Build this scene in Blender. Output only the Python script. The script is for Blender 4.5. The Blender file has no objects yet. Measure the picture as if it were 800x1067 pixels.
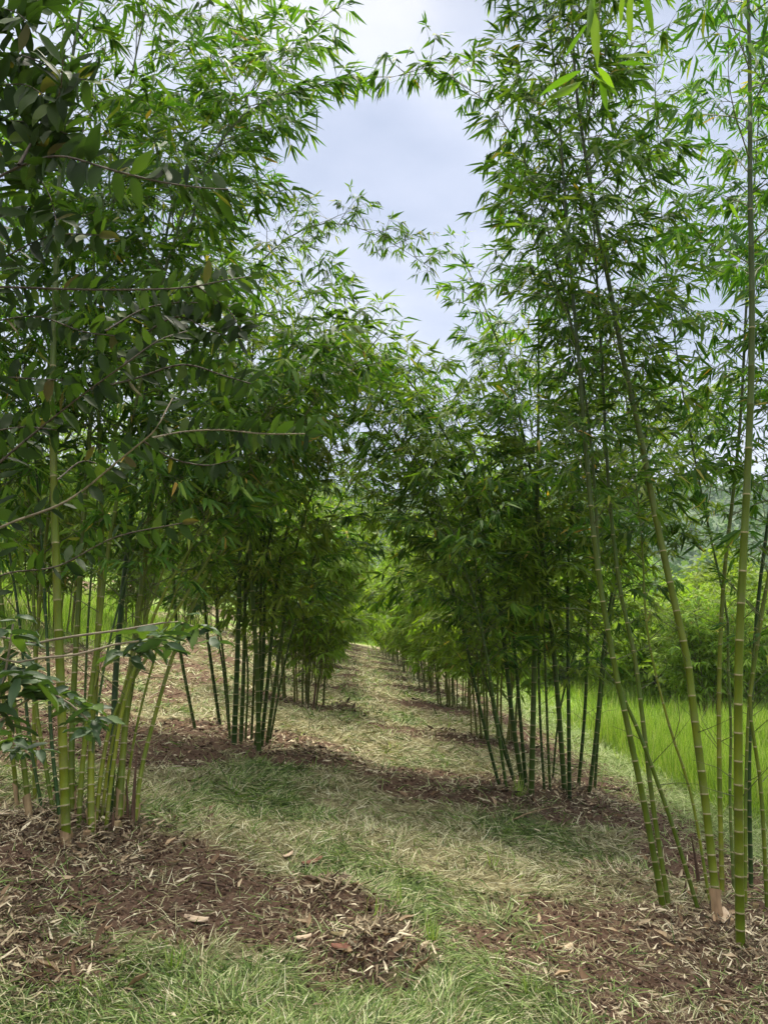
import bpy, math, random
import numpy as np
from mathutils import Vector, Matrix

sc = bpy.context.scene
COL = sc.collection
R = math.radians
rng = np.random.default_rng(11)
random.seed(5)

# ------------------------------------------------------------------ camera
CAMZ = 1.6
PITCH = R(4.04); YAW = R(2.0)
cam_d = bpy.data.cameras.new('camera'); cam = bpy.data.objects.new('camera', cam_d); COL.objects.link(cam)
cam.location = (0, 0, CAMZ); cam.rotation_euler = (R(90) + PITCH, 0, -YAW)
cam_d.sensor_fit = 'VERTICAL'; cam_d.sensor_height = 36; cam_d.lens = 36 * 800 / 1067
cam_d.clip_start = 0.05; cam_d.clip_end = 3000
sc.camera = cam
CM = cam.rotation_euler.to_matrix()

def ray(u, v):
    d = CM @ Vector(((u - 400) / 800, (533.5 - v) / 800, -1))
    return d / d.y
def at(u, v, Y):
    d = ray(u, v); return np.array((d.x * Y, Y, CAMZ + d.z * Y))

# ------------------------------------------------------------------ noise + terrain
def _h(i, j, s):
    n = (i * 374761393 + j * 668265263 + s * 974634777) & 0xffffffff
    n = ((n ^ (n >> 13)) * 1274126177) & 0xffffffff
    return ((n ^ (n >> 16)) & 0xffff) / 65535.0
def vn(x, y, s=0):
    x = np.asarray(x, float); y = np.asarray(y, float)
    i = np.floor(x).astype(np.int64); j = np.floor(y).astype(np.int64)
    f = x - i; g = y - j; f = f * f * (3 - 2 * f); g = g * g * (3 - 2 * g)
    a = _h(i, j, s); b = _h(i + 1, j, s); c = _h(i, j + 1, s); d = _h(i + 1, j + 1, s)
    return (a * (1 - f) + b * f) * (1 - g) + (c * (1 - f) + d * f) * g
def fbm(x, y, s=0, o=4):
    t = 0; a = .5; n = 0
    for k in range(o):
        t = t + a * vn(x * 2 ** k, y * 2 ** k, s + k * 7); n += a; a *= .5
    return t / n
def sstep(a, b, x):
    t = np.clip((x - a) / (b - a), 0, 1); return t * t * (3 - 2 * t)

def Hbase(x, y):
    x = np.asarray(x, float); y = np.asarray(y, float)
    yy = np.clip(y, -30, 90)
    z = -0.068 * yy - 0.02 * np.clip(y - 90, 0, 60)
    xl = np.clip(-x, 0, 40); xr = np.clip(x, 0, 4.2); xf = np.clip(x - 4.2, 0, 40)
    z = z + 0.185 * xl + .10 * np.clip(xl - 2.0, 0, 12) - 0.142 * xr + 0.0 * xf
    return z
ROW_R = [(2.32, 4.75), (2.2, 8.6)]
ROW_L = [(-1.75, 5.0), (-1.25, 9.3)]
yy = 12.4
while yy < 49:
    ROW_R.append((2.15 - 0.018 * (yy - 12), yy)); ROW_L.append((-0.98 + .004 * (yy - 12), yy + 1.0)); yy += 3.75
SOIL = []
for (x, y) in ROW_R: SOIL.append((x - .25, y - .45, 1.65, .85))
for (x, y) in ROW_L: SOIL.append((x + .1, y - .3, 1.35, .8))
SOIL[0] = (2.25, 4.25, 1.7, 1.35); SOIL[1] = (1.65, 8.2, 1.9, 1.1)
SOIL[len(ROW_R)] = (-1.6, 4.35, 1.75, .85)
SOIL[len(ROW_R) + 1] = (-.95, 9.0, 1.35, 1.15)
SOIL += [(-3.4, 4.4, 1.6, .8), (-2.2, 7.6, 1.0, .9), (2.7, 2.9, 1.0, .8), (.0, 4.05, .40, .55), (-1.75, 3.3, .95, .38)]
# low mulch heaps: x, y, radius, height
HEAPS = [(-.10, 4.5, .33, .15), (.10, 3.85, .30, .14), (-1.75, 3.3, .6, .07), (1.45, 7.5, .42, .16), (2.0, 5.7, .45, .07),
         (-.45, 8.6, .5, .10), (2.4, 4.4, .5, .06), (-1.75, 4.9, .8, .07), (-.1, 12.6, .5, .10), (.1, 16.6, .6, .1),
         (2.2, 8.6, .9, .06), (-1.3, 9.4, .6, .06)]
for (hx, hy) in ROW_L[2:]: HEAPS.append((hx + .8, hy - .4, .42, .11))
for (hx, hy) in ROW_R[2:10]: HEAPS.append((hx - .8, hy - .4, .42, .08))
def masks(x, y):
    x = np.asarray(x, float); y = np.asarray(y, float)
    n = fbm(x * 1.6, y * 1.6, 3) - .5; n2 = fbm(x * 6, y * 6, 9) - .5
    s = np.full(x.shape, -9.)
    for (cx, cy, a, b) in SOIL:
        d = 1 - np.sqrt(((x - cx) / a) ** 2 + ((y - cy) / b) ** 2)
        s = np.maximum(s, d)
    # strip between the right row and the field
    s = np.maximum(s, np.minimum((x - 2.3 - .02 * y) * .6, (4.3 - x) * .9))
    s = np.maximum(s, np.minimum((-2.1 - x) * .35 - .1, .12))
    soil = sstep(-.10, .16, s + n * .7 + n2 * .45)
    field = sstep(4.0, 4.4, x + n * .9) * sstep(5.5, 7.5, y + x * .3)
    leftfield = sstep(.5, .62, fbm(x * .35 + 7, y * .35, 21)) * sstep(4.2, 5.4, -x) * sstep(9, 11, y)
    field = np.maximum(field, leftfield); field = np.maximum(field, sstep(49.5, 52, y + n * 3))
    g = fbm(x * 1.3 + 20, y * 1.3, 31) + .22 * np.exp(-((x + .15) / 1.0) ** 2 - ((y - 2.9) / .9) ** 2) - .10 * sstep(4, 9, y) \
        + .12 * np.exp(-((x - 2.3) / .8) ** 2 - ((y - 6.7) / .5) ** 2) + .12 * np.exp(-((x + 1.0) / 1.) ** 2 - ((y - 6.9) / .9) ** 2)
    green = sstep(.42, .64, g + n2 * .25)
    return soil * (1 - field), green, field
def H(x, y, fine=True):
    x = np.asarray(x, float); y = np.asarray(y, float)
    z = Hbase(x, y)
    z = z + (fbm(x * .5, y * .5, 51) - .5) * .16
    near = 1 - sstep(20, 60, np.hypot(x, y))
    if fine:
        z = z + near * ((fbm(x * 3.2, y * 3.2, 57, 5) - .5) * .10 + (fbm(x * 1.1, y * 1.1, 63, 2) - .5) * .12)
    for (cx, cy, r, h) in HEAPS:
        z = z + h * np.exp(-((x - cx) ** 2 + (y - cy) ** 2) / (r * r * .5))
    r = np.hypot(x, y)
    hill = sstep(140, 520, r) * (36 + 26 * fbm(x / 160, y / 160, 71)) + sstep(120, 200, r) * 4 * fbm(x / 9, y / 9, 77, 3)
    return z + hill
def gz(x, y): return float(H(x, y))
def ground_at(u, v):
    d = ray(u, v); Y = 1.5
    while Y < 120:
        if CAMZ + d.z * Y < gz(d.x * Y, Y): break
        Y += .03 if Y < 15 else .15
    return np.array((d.x * Y, Y, gz(d.x * Y, Y)))

# ------------------------------------------------------------------ helpers
def tri_mesh(name, V, T, mats, midx=None, smooth=False, quads=None):
    me = bpy.data.meshes.new(name)
    V = np.asarray(V, np.float32); nT = 0 if T is None else len(T); nQ = 0 if quads is None else len(quads)
    me.vertices.add(len(V)); me.vertices.foreach_set('co', V.ravel())
    parts = []
    if nT: parts.append(np.asarray(T, np.int32).ravel())
    if nQ: parts.append(np.asarray(quads, np.int32).ravel())
    li = np.concatenate(parts)
    me.loops.add(len(li)); me.loops.foreach_set('vertex_index', li)
    me.polygons.add(nT + nQ)
    ls = np.concatenate([np.arange(nT) * 3, nT * 3 + np.arange(nQ) * 4]).astype(np.int32)
    me.polygons.foreach_set('loop_start', ls)
    for m in mats: me.materials.append(m)
    if midx is not None: me.polygons.foreach_set('material_index', np.asarray(midx, np.int32))
    if smooth: me.polygons.foreach_set('use_smooth', np.ones(nT + nQ, bool))
    me.update(calc_edges=True)
    return me
def link(name, me, parent=None, **props):
    o = bpy.data.objects.new(name, me); COL.objects.link(o)
    if parent is not None: o.parent = parent
    for k, v in props.items(): o[k] = v
    return o
def empty(name, loc, **props):
    o = bpy.data.objects.new(name, None); COL.objects.link(o); o.location = loc; o.empty_display_size = .2
    for k, v in props.items(): o[k] = v
    return o
def nrm(a): return a / np.maximum(np.linalg.norm(a, axis=-1, keepdims=True), 1e-9)

# leaf templates: columns = along, across, normal
T_BAM = (np.array([(0, 0, 0), (.28, -.5, .05), (.28, .5, .05), (.68, -.36, -.05), (.68, .36, -.05), (1, 0, -.14)]),
         np.array([(0, 2, 1), (1, 2, 4), (1, 4, 3), (3, 4, 5)]))
T_DIA = (np.array([(0, 0, 0), (.4, -.5, .04), (.4, .5, .04), (1, 0, -.1)]), np.array([(0, 2, 1), (1, 2, 3)]))
T_BLADE = (np.array([(0, -.5, 0), (0, .5, 0), (.4, -.42, .03), (.4, .42, .03), (.75, -.28, -.06), (.75, .28, -.06), (1, 0, -.24)]),
           np.array([(0, 1, 3), (0, 3, 2), (2, 3, 5), (2, 5, 4), (4, 5, 6)]))
def _broad():
    ts = [0, .12, .3, .5, .7, .87, 1]; ws = [0, .27, .46, .5, .4, .2, 0]
    V = []; T = []
    for t in ts: V.append((t, 0, -.22 * t * t))
    for i in range(1, 6): V.append((ts[i], -ws[i], .09 - .22 * ts[i] ** 2))
    for i in range(1, 6): V.append((ts[i], ws[i], .09 - .22 * ts[i] ** 2))
    L = lambda i: 6 + i; Q = lambda i: 11 + i
    T += [(0, 1, L(1)), (0, Q(1), 1)]
    for i in range(1, 5):
        T += [(i, i + 1, L(i + 1)), (i, L(i + 1), L(i)), (i, Q(i), Q(i + 1)), (i, Q(i + 1), i + 1)]
    T += [(5, 6, L(5)), (5, Q(5), 6)]
    return np.array(V), np.array(T)
T_BROAD = _broad()
T_SHEATH = (np.array([(0, -.3, .0), (0, .3, .0), (.35, -.5, .2), (.35, 0, -.02), (.35, .5, .2), (.75, -.32, .16), (.75, 0, .05), (.75, .32, .16), (1, 0, .2)]),
            np.array([(0, 3, 2), (0, 1, 3), (1, 4, 3), (2, 3, 6), (2, 6, 5), (3, 4, 7), (3, 7, 6), (5, 6, 8), (6, 7, 8)]))
def emit(tpl, P, D, L, W, upref=None, jit=.5, r=None, bend=None):
    """leaves at P pointing along D, length L, width W -> verts, tris"""
    r = r or rng
    n = len(P); D = nrm(D)
    if upref is None: upref = np.tile((0, 0, 1.), (n, 1))
    up = upref + r.normal(0, jit, (n, 3))
    S = nrm(np.cross(D, up)); N = np.cross(S, D)
    tv, tt = tpl
    a = tv[None, :, 0:1] * L[:, None, None]; b = tv[None, :, 1:2] * W[:, None, None]
    bz = tv[None, :, 2:3] * L[:, None, None]
    if bend is not None: bz = bz * bend[:, None, None]
    V = P[:, None, :] + a * D[:, None, :] + b * S[:, None, :] + bz * N[:, None, :]
    m = len(tv)
    if tpl is T_BROAD: V = V + r.normal(0, 1, V.shape) * (W * .035)[:, None, None]
    T = tt[None] + (np.arange(n) * m)[:, None, None]
    return V.reshape(-1, 3), T.reshape(-1, 3)
def tubes(segs, sides=3):
    """segs: list of (points(k,3), r0, r1) -> verts, tris"""
    VV = []; TT = []; off = 0
    ang = np.arange(sides) * 2 * math.pi / sides
    for (P, r0, r1) in segs:
        P = np.asarray(P, float); k = len(P)
        D = nrm(np.gradient(P, axis=0)); ref = np.array((.31, .2, 1.)) if abs(D[0, 2]) < .8 else np.array((1., .1, 0))
        A = nrm(np.cross(D, ref)); B = np.cross(D, A)
        rr = np.linspace(r0, r1, k)[:, None, None]
        V = P[:, None, :] + rr * (np.cos(ang)[None, :, None] * A[:, None, :] + np.sin(ang)[None, :, None] * B[:, None, :])
        VV.append(V.reshape(-1, 3))
        i = np.arange(k - 1)[:, None] * sides; j = np.arange(sides)[None, :]; jn = (j + 1) % sides
        a = (i + j).ravel(); b = (i + jn).ravel(); c = (i + sides + jn).ravel(); d = (i + sides + j).ravel()
        TT.append(np.concatenate([np.stack([a, b, c], 1), np.stack([a, c, d], 1)]) + off); off += k * sides
    return np.concatenate(VV), np.concatenate(TT)
def merge(parts):
    V = []; T = []; M = []; off = 0
    for (v, t, m) in parts:
        V.append(v); T.append(t + off); M.append(np.full(len(t), m)); off += len(v)
    return np.concatenate(V), np.concatenate(T), np.concatenate(M)
def smooth_path(P, step=.08):
    """Catmull-Rom resample"""
    P = np.asarray(P, float)
    Q = np.vstack([2 * P[0] - P[1], P, 2 * P[-1] - P[-2]])
    out = []
    for i in range(1, len(Q) - 2):
        n = max(2, int(np.linalg.norm(Q[i + 1] - Q[i]) / step))
        t = (np.arange(n) / n)[:, None]
        out.append(.5 * ((2 * Q[i]) + (-Q[i - 1] + Q[i + 1]) * t + (2 * Q[i - 1] - 5 * Q[i] + 4 * Q[i + 1] - Q[i + 2]) * t ** 2 + (-Q[i - 1] + 3 * Q[i] - 3 * Q[i + 1] + Q[i + 2]) * t ** 3))
    out.append(P[-1:])
    return np.vstack(out)
def arclen(P):
    return np.concatenate([[0], np.cumsum(np.linalg.norm(np.diff(P, axis=0), axis=1))])
def samp(P, S, s):
    return np.stack([np.interp(s, S, P[:, k]) for k in range(3)], -1)

# ------------------------------------------------------------------ materials
def newmat(name):
    m = bpy.data.materials.new(name); m.use_nodes = True
    nt = m.node_tree; nt.nodes.clear()
    out = nt.nodes.new('ShaderNodeOutputMaterial')
    return m, nt, out
def ramp(nt, stops, interp='LINEAR'):
    n = nt.nodes.new('ShaderNodeValToRGB'); cr = n.color_ramp; cr.interpolation = interp
    while len(cr.elements) < len(stops): cr.elements.new(.5)
    for e, (p, c) in zip(cr.elements, stops): e.position = p; e.color = (*c, 1)
    return n
def leaf_mat(name, stops, rough=.55, trans=.35, tcol=(1.2, 1.4, .45), spec=.2, clump=True):
    m, nt, out = newmat(name); L = nt.links.new
    geo = nt.nodes.new('ShaderNodeNewGeometry')
    rp = ramp(nt, stops); L(geo.outputs['Random Per Island'], rp.inputs[0])
    col = rp.outputs[0]
    if clump:
        oi = nt.nodes.new('ShaderNodeObjectInfo')
        hs = nt.nodes.new('ShaderNodeHueSaturation'); L(col, hs.inputs['Color'])
        mr = nt.nodes.new('ShaderNodeMapRange'); L(oi.outputs['Random'], mr.inputs[0]); mr.inputs[3].default_value = .8; mr.inputs[4].default_value = 1.25
        L(mr.outputs[0], hs.inputs['Value'])
        mr2 = nt.nodes.new('ShaderNodeMapRange'); L(oi.outputs['Random'], mr2.inputs[0]); mr2.inputs[3].default_value = .485; mr2.inputs[4].default_value = .508
        L(mr2.outputs[0], hs.inputs['Hue'])
        col = hs.outputs[0]
    p = nt.nodes.new('ShaderNodeBsdfPrincipled'); L(col, p.inputs['Base Color'])
    p.inputs['Roughness'].default_value = rough; p.inputs['Specular IOR Level'].default_value = spec
    t = nt.nodes.new('ShaderNodeBsdfTranslucent')
    mx = nt.nodes.new('ShaderNodeMix'); mx.data_type = 'RGBA'; mx.blend_type = 'MULTIPLY'; mx.inputs[0].default_value = 1
    L(col, mx.inputs[6]); mx.inputs[7].default_value = (*tcol, 1); L(mx.outputs[2], t.inputs['Color'])
    ms = nt.nodes.new('ShaderNodeMixShader'); ms.inputs[0].default_value = trans
    L(p.outputs[0], ms.inputs[1]); L(t.outputs[0], ms.inputs[2]); L(ms.outputs[0], out.inputs[0])
    return m
def solid(name, col, col2=None, rough=.7, scale=20, stretch=(1, 1, 1), bump=.2, objrand=0, stain=None, high=None):
    m, nt, out = newmat(name); L = nt.links.new
    p = nt.nodes.new('ShaderNodeBsdfPrincipled'); p.inputs['Roughness'].default_value = rough
    tc = nt.nodes.new('ShaderNodeTexCoord'); mp = nt.nodes.new('ShaderNodeMapping'); L(tc.outputs['Object'], mp.inputs[0]); mp.inputs['Scale'].default_value = stretch
    nz = nt.nodes.new('ShaderNodeTexNoise'); nz.inputs['Scale'].default_value = scale; nz.inputs['Detail'].default_value = 5; L(mp.outputs[0], nz.inputs['Vector'])
    rp = ramp(nt, [(.3, col), (.7, col2 or col)]); L(nz.outputs[0], rp.inputs[0]); c = rp.outputs[0]
    if stain:
        n2 = nt.nodes.new('ShaderNodeTexNoise'); n2.inputs['Scale'].default_value = 7; n2.inputs['Detail'].default_value = 8; n2.inputs['Roughness'].default_value = .7; L(tc.outputs['Object'], n2.inputs['Vector'])
        r2 = nt.nodes.new('ShaderNodeMapRange'); r2.inputs[1].default_value = .5; r2.inputs[2].default_value = .68; r2.inputs[4].default_value = .7; L(n2.outputs[0], r2.inputs[0])
        x2 = nt.nodes.new('ShaderNodeMix'); x2.data_type = 'RGBA'; L(r2.outputs[0], x2.inputs[0]); L(c, x2.inputs[6]); x2.inputs[7].default_value = (*stain, 1); c = x2.outputs[2]
    if high:
        sz = nt.nodes.new('ShaderNodeSeparateXYZ'); L(tc.outputs['Object'], sz.inputs[0])
        ad = nt.nodes.new('ShaderNodeMath'); ad.operation = 'MULTIPLY_ADD'; L(nz.outputs[0], ad.inputs[0]); ad.inputs[1].default_value = 2.0; L(sz.outputs[2], ad.inputs[2])
        rz = nt.nodes.new('ShaderNodeMapRange'); rz.inputs[1].default_value = 2.4; rz.inputs[2].default_value = 5.4; rz.inputs[4].default_value = .92; L(ad.outputs[0], rz.inputs[0])
        xz = nt.nodes.new('ShaderNodeMix'); xz.data_type = 'RGBA'; L(rz.outputs[0], xz.inputs[0]); L(c, xz.inputs[6]); xz.inputs[7].default_value = (*high, 1); c = xz.outputs[2]
    p.inputs['Specular IOR Level'].default_value = .28
    if objrand:
        oi = nt.nodes.new('ShaderNodeObjectInfo'); hs = nt.nodes.new('ShaderNodeHueSaturation'); L(c, hs.inputs['Color'])
        mr = nt.nodes.new('ShaderNodeMapRange'); L(oi.outputs['Random'], mr.inputs[0]); mr.inputs[3].default_value = 1 - objrand; mr.inputs[4].default_value = 1 + objrand
        L(mr.outputs[0], hs.inputs['Value'])
        mr2 = nt.nodes.new('ShaderNodeMapRange'); L(oi.outputs['Random'], mr2.inputs[0]); mr2.inputs[3].default_value = .515; mr2.inputs[4].default_value = .48
        L(mr2.outputs[0], hs.inputs['Hue'])
        c = hs.outputs[0]
    L(c, p.inputs['Base Color'])
    bp = nt.nodes.new('ShaderNodeBump'); bp.inputs['Strength'].default_value = bump; bp.inputs['Distance'].default_value = .01
    L(nz.outputs[0], bp.inputs['Height']); L(bp.outputs[0], p.inputs['Normal']); L(p.outputs[0], out.inputs[0])
    return m
M = {}
M['leaf'] = leaf_mat('bamboo_leaf', [(0, (.024, .070, .011)), (.35, (.050, .120, .015)), (.7, (.088, .175, .022)), (.965, (.16, .25, .03)), (.993, (.28, .28, .05)), (1, (.38, .22, .05))], trans=.48)
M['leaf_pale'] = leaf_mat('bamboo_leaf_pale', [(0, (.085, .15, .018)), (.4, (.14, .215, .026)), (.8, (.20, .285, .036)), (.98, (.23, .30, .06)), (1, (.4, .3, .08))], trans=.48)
M['leaf_close'] = leaf_mat('bamboo_leaf_close', [(0, (.06, .13, .015)), (.5, (.11, .2, .02)), (1, (.18, .27, .03))], trans=.5, clump=False)
M['broad'] = leaf_mat('broad_leaf', [(0, (.014, .028, .009)), (.5, (.026, .050, .012)), (.88, (.045, .078, .017)), (.975, (.08, .12, .02)), (.995, (.08, .055, .02)), (1, (.22, .10, .03))], rough=.6, trans=.42, spec=.15, clump=False)
M['sapling'] = leaf_mat('sapling_leaf', [(0, (.028, .055, .022)), (.6, (.05, .09, .035)), (1, (.10, .16, .03))], rough=.5, trans=.28, spec=.28, clump=False)
M['twig'] = solid('bamboo_twig', (.055, .08, .025), (.12, .12, .05), .6, 30)
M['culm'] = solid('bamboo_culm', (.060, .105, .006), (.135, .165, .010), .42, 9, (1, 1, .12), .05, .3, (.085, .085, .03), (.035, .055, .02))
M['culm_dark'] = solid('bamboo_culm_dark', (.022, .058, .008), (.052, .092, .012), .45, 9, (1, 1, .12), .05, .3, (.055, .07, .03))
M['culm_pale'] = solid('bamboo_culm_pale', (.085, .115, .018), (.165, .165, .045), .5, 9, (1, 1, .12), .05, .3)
M['culm_high'] = solid('bamboo_culm_weathered', (.03, .05, .018), (.075, .095, .035), .55, 12, (1, 1, .2), .1, .2, (.10, .10, .07))
M['node'] = solid('bamboo_node', (.24, .22, .11), (.38, .34, .20), .75, 60, (1, 1, 1), .2, 0, (.10, .13, .03))
M['node_dark'] = solid('bamboo_node_scar', (.09, .06, .03), (.16, .11, .06), .8, 60)
M['sheath'] = solid('dry_sheath', (.13, .09, .042), (.34, .255, .13), .8, 18, (1, 1, .2), .5, .2)
M['deadwood'] = solid('dead_culm', (.05, .028, .02), (.12, .07, .045), .85, 18, (1, 1, .2), .5)
M['bark'] = solid('branch_bark', (.045, .035, .028), (.11, .09, .07), .8, 40, (1, 1, 1), .4)
M['bark_pale'] = solid('branch_bark_pale', (.16, .13, .09), (.25, .21, .15), .8, 40, (1, 1, 1), .4)
M['grass'] = leaf_mat('cut_grass_green', [(0, (.035, .07, .015)), (.35, (.09, .15, .03)), (.7, (.17, .24, .06)), (.9, (.28, .34, .13)), (1, (.42, .46, .25))], .6, .25, clump=False, spec=.25)
M['straw'] = leaf_mat('cut_grass_straw', [(0, (.075, .068, .028)), (.3, (.20, .18, .085)), (.65, (.38, .355, .20)), (.9, (.53, .50, .32)), (1, (.66, .63, .45))], .7, .2, tcol=(1.1, 1.05, .8), clump=False, spec=.2)
M['field'] = leaf_mat('field_grass', [(0, (.10, .18, .03)), (.4, (.23, .34, .05)), (.8, (.34, .45, .08)), (.9, (.38, .44, .14)), (1, (.5, .46, .24))], .6, .3, clump=False, spec=.25)
M['litter'] = leaf_mat('leaf_litter', [(0, (.04, .028, .018)), (.3, (.10, .072, .045)), (.6, (.22, .168, .105)), (.85, (.40, .33, .21)), (1, (.62, .54, .38))], .8, .1, tcol=(1, .9, .8), clump=False, spec=.15)
M['bush'] = leaf_mat('bush_leaf', [(0, (.12, .19, .03)), (.6, (.21, .30, .05)), (1, (.3, .40, .08))], trans=.45)

def ground_mat():
    m, nt, out = newmat('ground_soil_and_grass'); L = nt.links.new; N = nt.nodes.new
    p = N('ShaderNodeBsdfPrincipled'); p.inputs['Roughness'].default_value = .95; p.inputs['Specular IOR Level'].default_value = .15
    tc = N('ShaderNodeTexCoord')
    def noise(sc_, det=8, ro=.65):
        n = N('ShaderNodeTexNoise'); n.inputs['Scale'].default_value = sc_; n.inputs['Detail'].default_value = det; n.inputs['Roughness'].default_value = ro
        L(tc.outputs['Object'], n.inputs['Vector']); return n
    n1 = noise(18); n2 = noise(60, 6, .7); n3 = noise(3)
    soil = ramp(nt, [(.3, (.048, .028, .018)), (.5, (.098, .058, .038)), (.66, (.165, .105, .07)), (.8, (.25, .18, .12))])
    mixn = N('ShaderNodeMix'); mixn.inputs[0].default_value = .5; L(n1.outputs[0], mixn.inputs[2]); L(n2.outputs[0], mixn.inputs[3])
    L(mixn.outputs[0], soil.inputs[0])
    straw = ramp(nt, [(.3, (.10, .085, .04)), (.5, (.24, .21, .11)), (.7, (.38, .34, .20))]); L(n2.outputs[0], straw.inputs[0])
    grn = ramp(nt, [(.3, (.045, .07, .02)), (.5, (.10, .14, .045)), (.7, (.2, .24, .1))]); L(n2.outputs[0], grn.inputs[0])
    fld = ramp(nt, [(.3, (.10, .17, .03)), (.6, (.18, .27, .05))]); L(n1.outputs[0], fld.inputs[0])
    hil = ramp(nt, [(.35, (.035, .065, .03)), (.65, (.09, .13, .05))]); nh = noise(.06, 8); L(nh.outputs[0], hil.inputs[0])
    def attr(nm):
        a = N('ShaderNodeAttribute'); a.attribute_name = nm; return a.outputs['Fac']
    def mx(f, a, b):
        x = N('ShaderNodeMix'); x.data_type = 'RGBA'; L(f, x.inputs[0]); L(a, x.inputs[6]); L(b, x.inputs[7]); return x.outputs[2]
    c = mx(attr('green'), straw.outputs[0], grn.outputs[0])
    c = mx(attr('soil'), c, soil.outputs[0])
    c = mx(attr('field'), c, fld.outputs[0])
    c = mx(attr('hill'), c, hil.outputs[0])
    L(c, p.inputs['Base Color'])
    bp = N('ShaderNodeBump'); bp.inputs['Strength'].default_value = .8; bp.inputs['Distance'].default_value = .03; L(mixn.outputs[0], bp.inputs['Height'])
    L(bp.outputs[0], p.inputs['Normal']); L(p.outputs[0], out.inputs[0])
    return m
M['ground'] = ground_mat()

# ------------------------------------------------------------------ ground sheet
def axis(lo_dense, hi_dense, step, lo, hi, g=1.09):
    a = list(np.arange(lo_dense, hi_dense, step)); s = step; x = a[-1]
    while x < hi: s *= g; x += s; a.append(x)
    s = step; x = a[0]; b = []
    while x > lo: s *= g; x -= s; b.append(x)
    return np.array(b[::-1] + a)
gx = axis(-4.5, 5.5, .045, -900, 900, 1.06); gy = axis(1.2, 11, .045, -900, 900, 1.035)
GX, GY = np.meshgrid(gx, gy); nx, ny = len(gx), len(gy)
Vg = np.stack([GX.ravel(), GY.ravel(), H(GX, GY).ravel()], 1)
i = (np.arange(ny - 1)[:, None] * nx + np.arange(nx - 1)[None]).ravel()
Qg = np.stack([i, i + 1, i + nx + 1, i + nx], 1)
gme = tri_mesh('ground', Vg, None, [M['ground']], smooth=True, quads=Qg)
s_, g_, f_ = masks(GX.ravel(), GY.ravel())
hl = sstep(60, 110, np.hypot(GX, GY)).ravel()
for nm, a in (('soil', s_), ('green', g_), ('field', f_), ('hill', hl)):
    at_ = gme.attributes.new(nm, 'FLOAT', 'POINT'); at_.data.foreach_set('value', a.astype(np.float32))
link('ground', gme, kind='structure', label='brown soil, cut grass and green field sloping down between the bamboo rows')

# ------------------------------------------------------------------ bamboo
def culm_mesh(P, r, mats, sides=8, node0=.085, node1=.26, brown_h=0.0):
    """P: dense path. nodes with pale wax bands and dark scars"""
    S = arclen(P); Ltot = S[-1]
    s = .04; nodes = []
    while s < Ltot - .1:
        nodes.append(s); k = min(1, s / 2.6); s += (node0 + (node1 - node0) * k) * random.uniform(.88, 1.12)
    rows = [0.]; mt = []; rad = [1.08]
    w = max(.0035, r * .15)
    for q in nodes:
        rows += [q - w * .9, q, q + w * .55, q + w * 1.3]; rad += [1.0, 1.09, 1.03, 1.0]
        mt += [0, 1, 2, 1]
    rows.append(Ltot); rad.append(1.0); mt.append(0)
    rows = np.array(rows); rad = np.array(rad)
    taper = np.clip(1 - (rows / Ltot) ** 1.5, .06, 1) * .9 + .1
    C = samp(P, S, rows)
    D = nrm(np.gradient(samp(P, S, rows), axis=0)); A = nrm(np.cross(D, (.9, .3, .05))); B = np.cross(D, A)
    ang = np.arange(sides) * 2 * math.pi / sides
    rr = (r * rad * taper)[:, None, None]
    V = (C[:, None] + rr * (np.cos(ang)[None, :, None] * A[:, None] + np.sin(ang)[None, :, None] * B[:, None])).reshape(-1, 3)
    i = np.arange(len(rows) - 1)[:, None] * sides; j = np.arange(sides)[None]; jn = (j + 1) % sides
    Q = np.stack([(i + j).ravel(), (i + jn).ravel(), (i + sides + jn).ravel(), (i + sides + j).ravel()], 1)
    hgt = rows[:-1] / Ltot
    mm = np.array(mt)
    mm = np.where((mm == 1) & (rows[:-1] > 2.9), np.where((np.arange(len(mm)) // 4) % 3 == 0, 1, 0), mm)
    return tri_mesh('culm', V, None, [mats[0], M['node'], M['node_dark'], mats[1]], np.repeat(mm, sides), True, Q)

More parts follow.
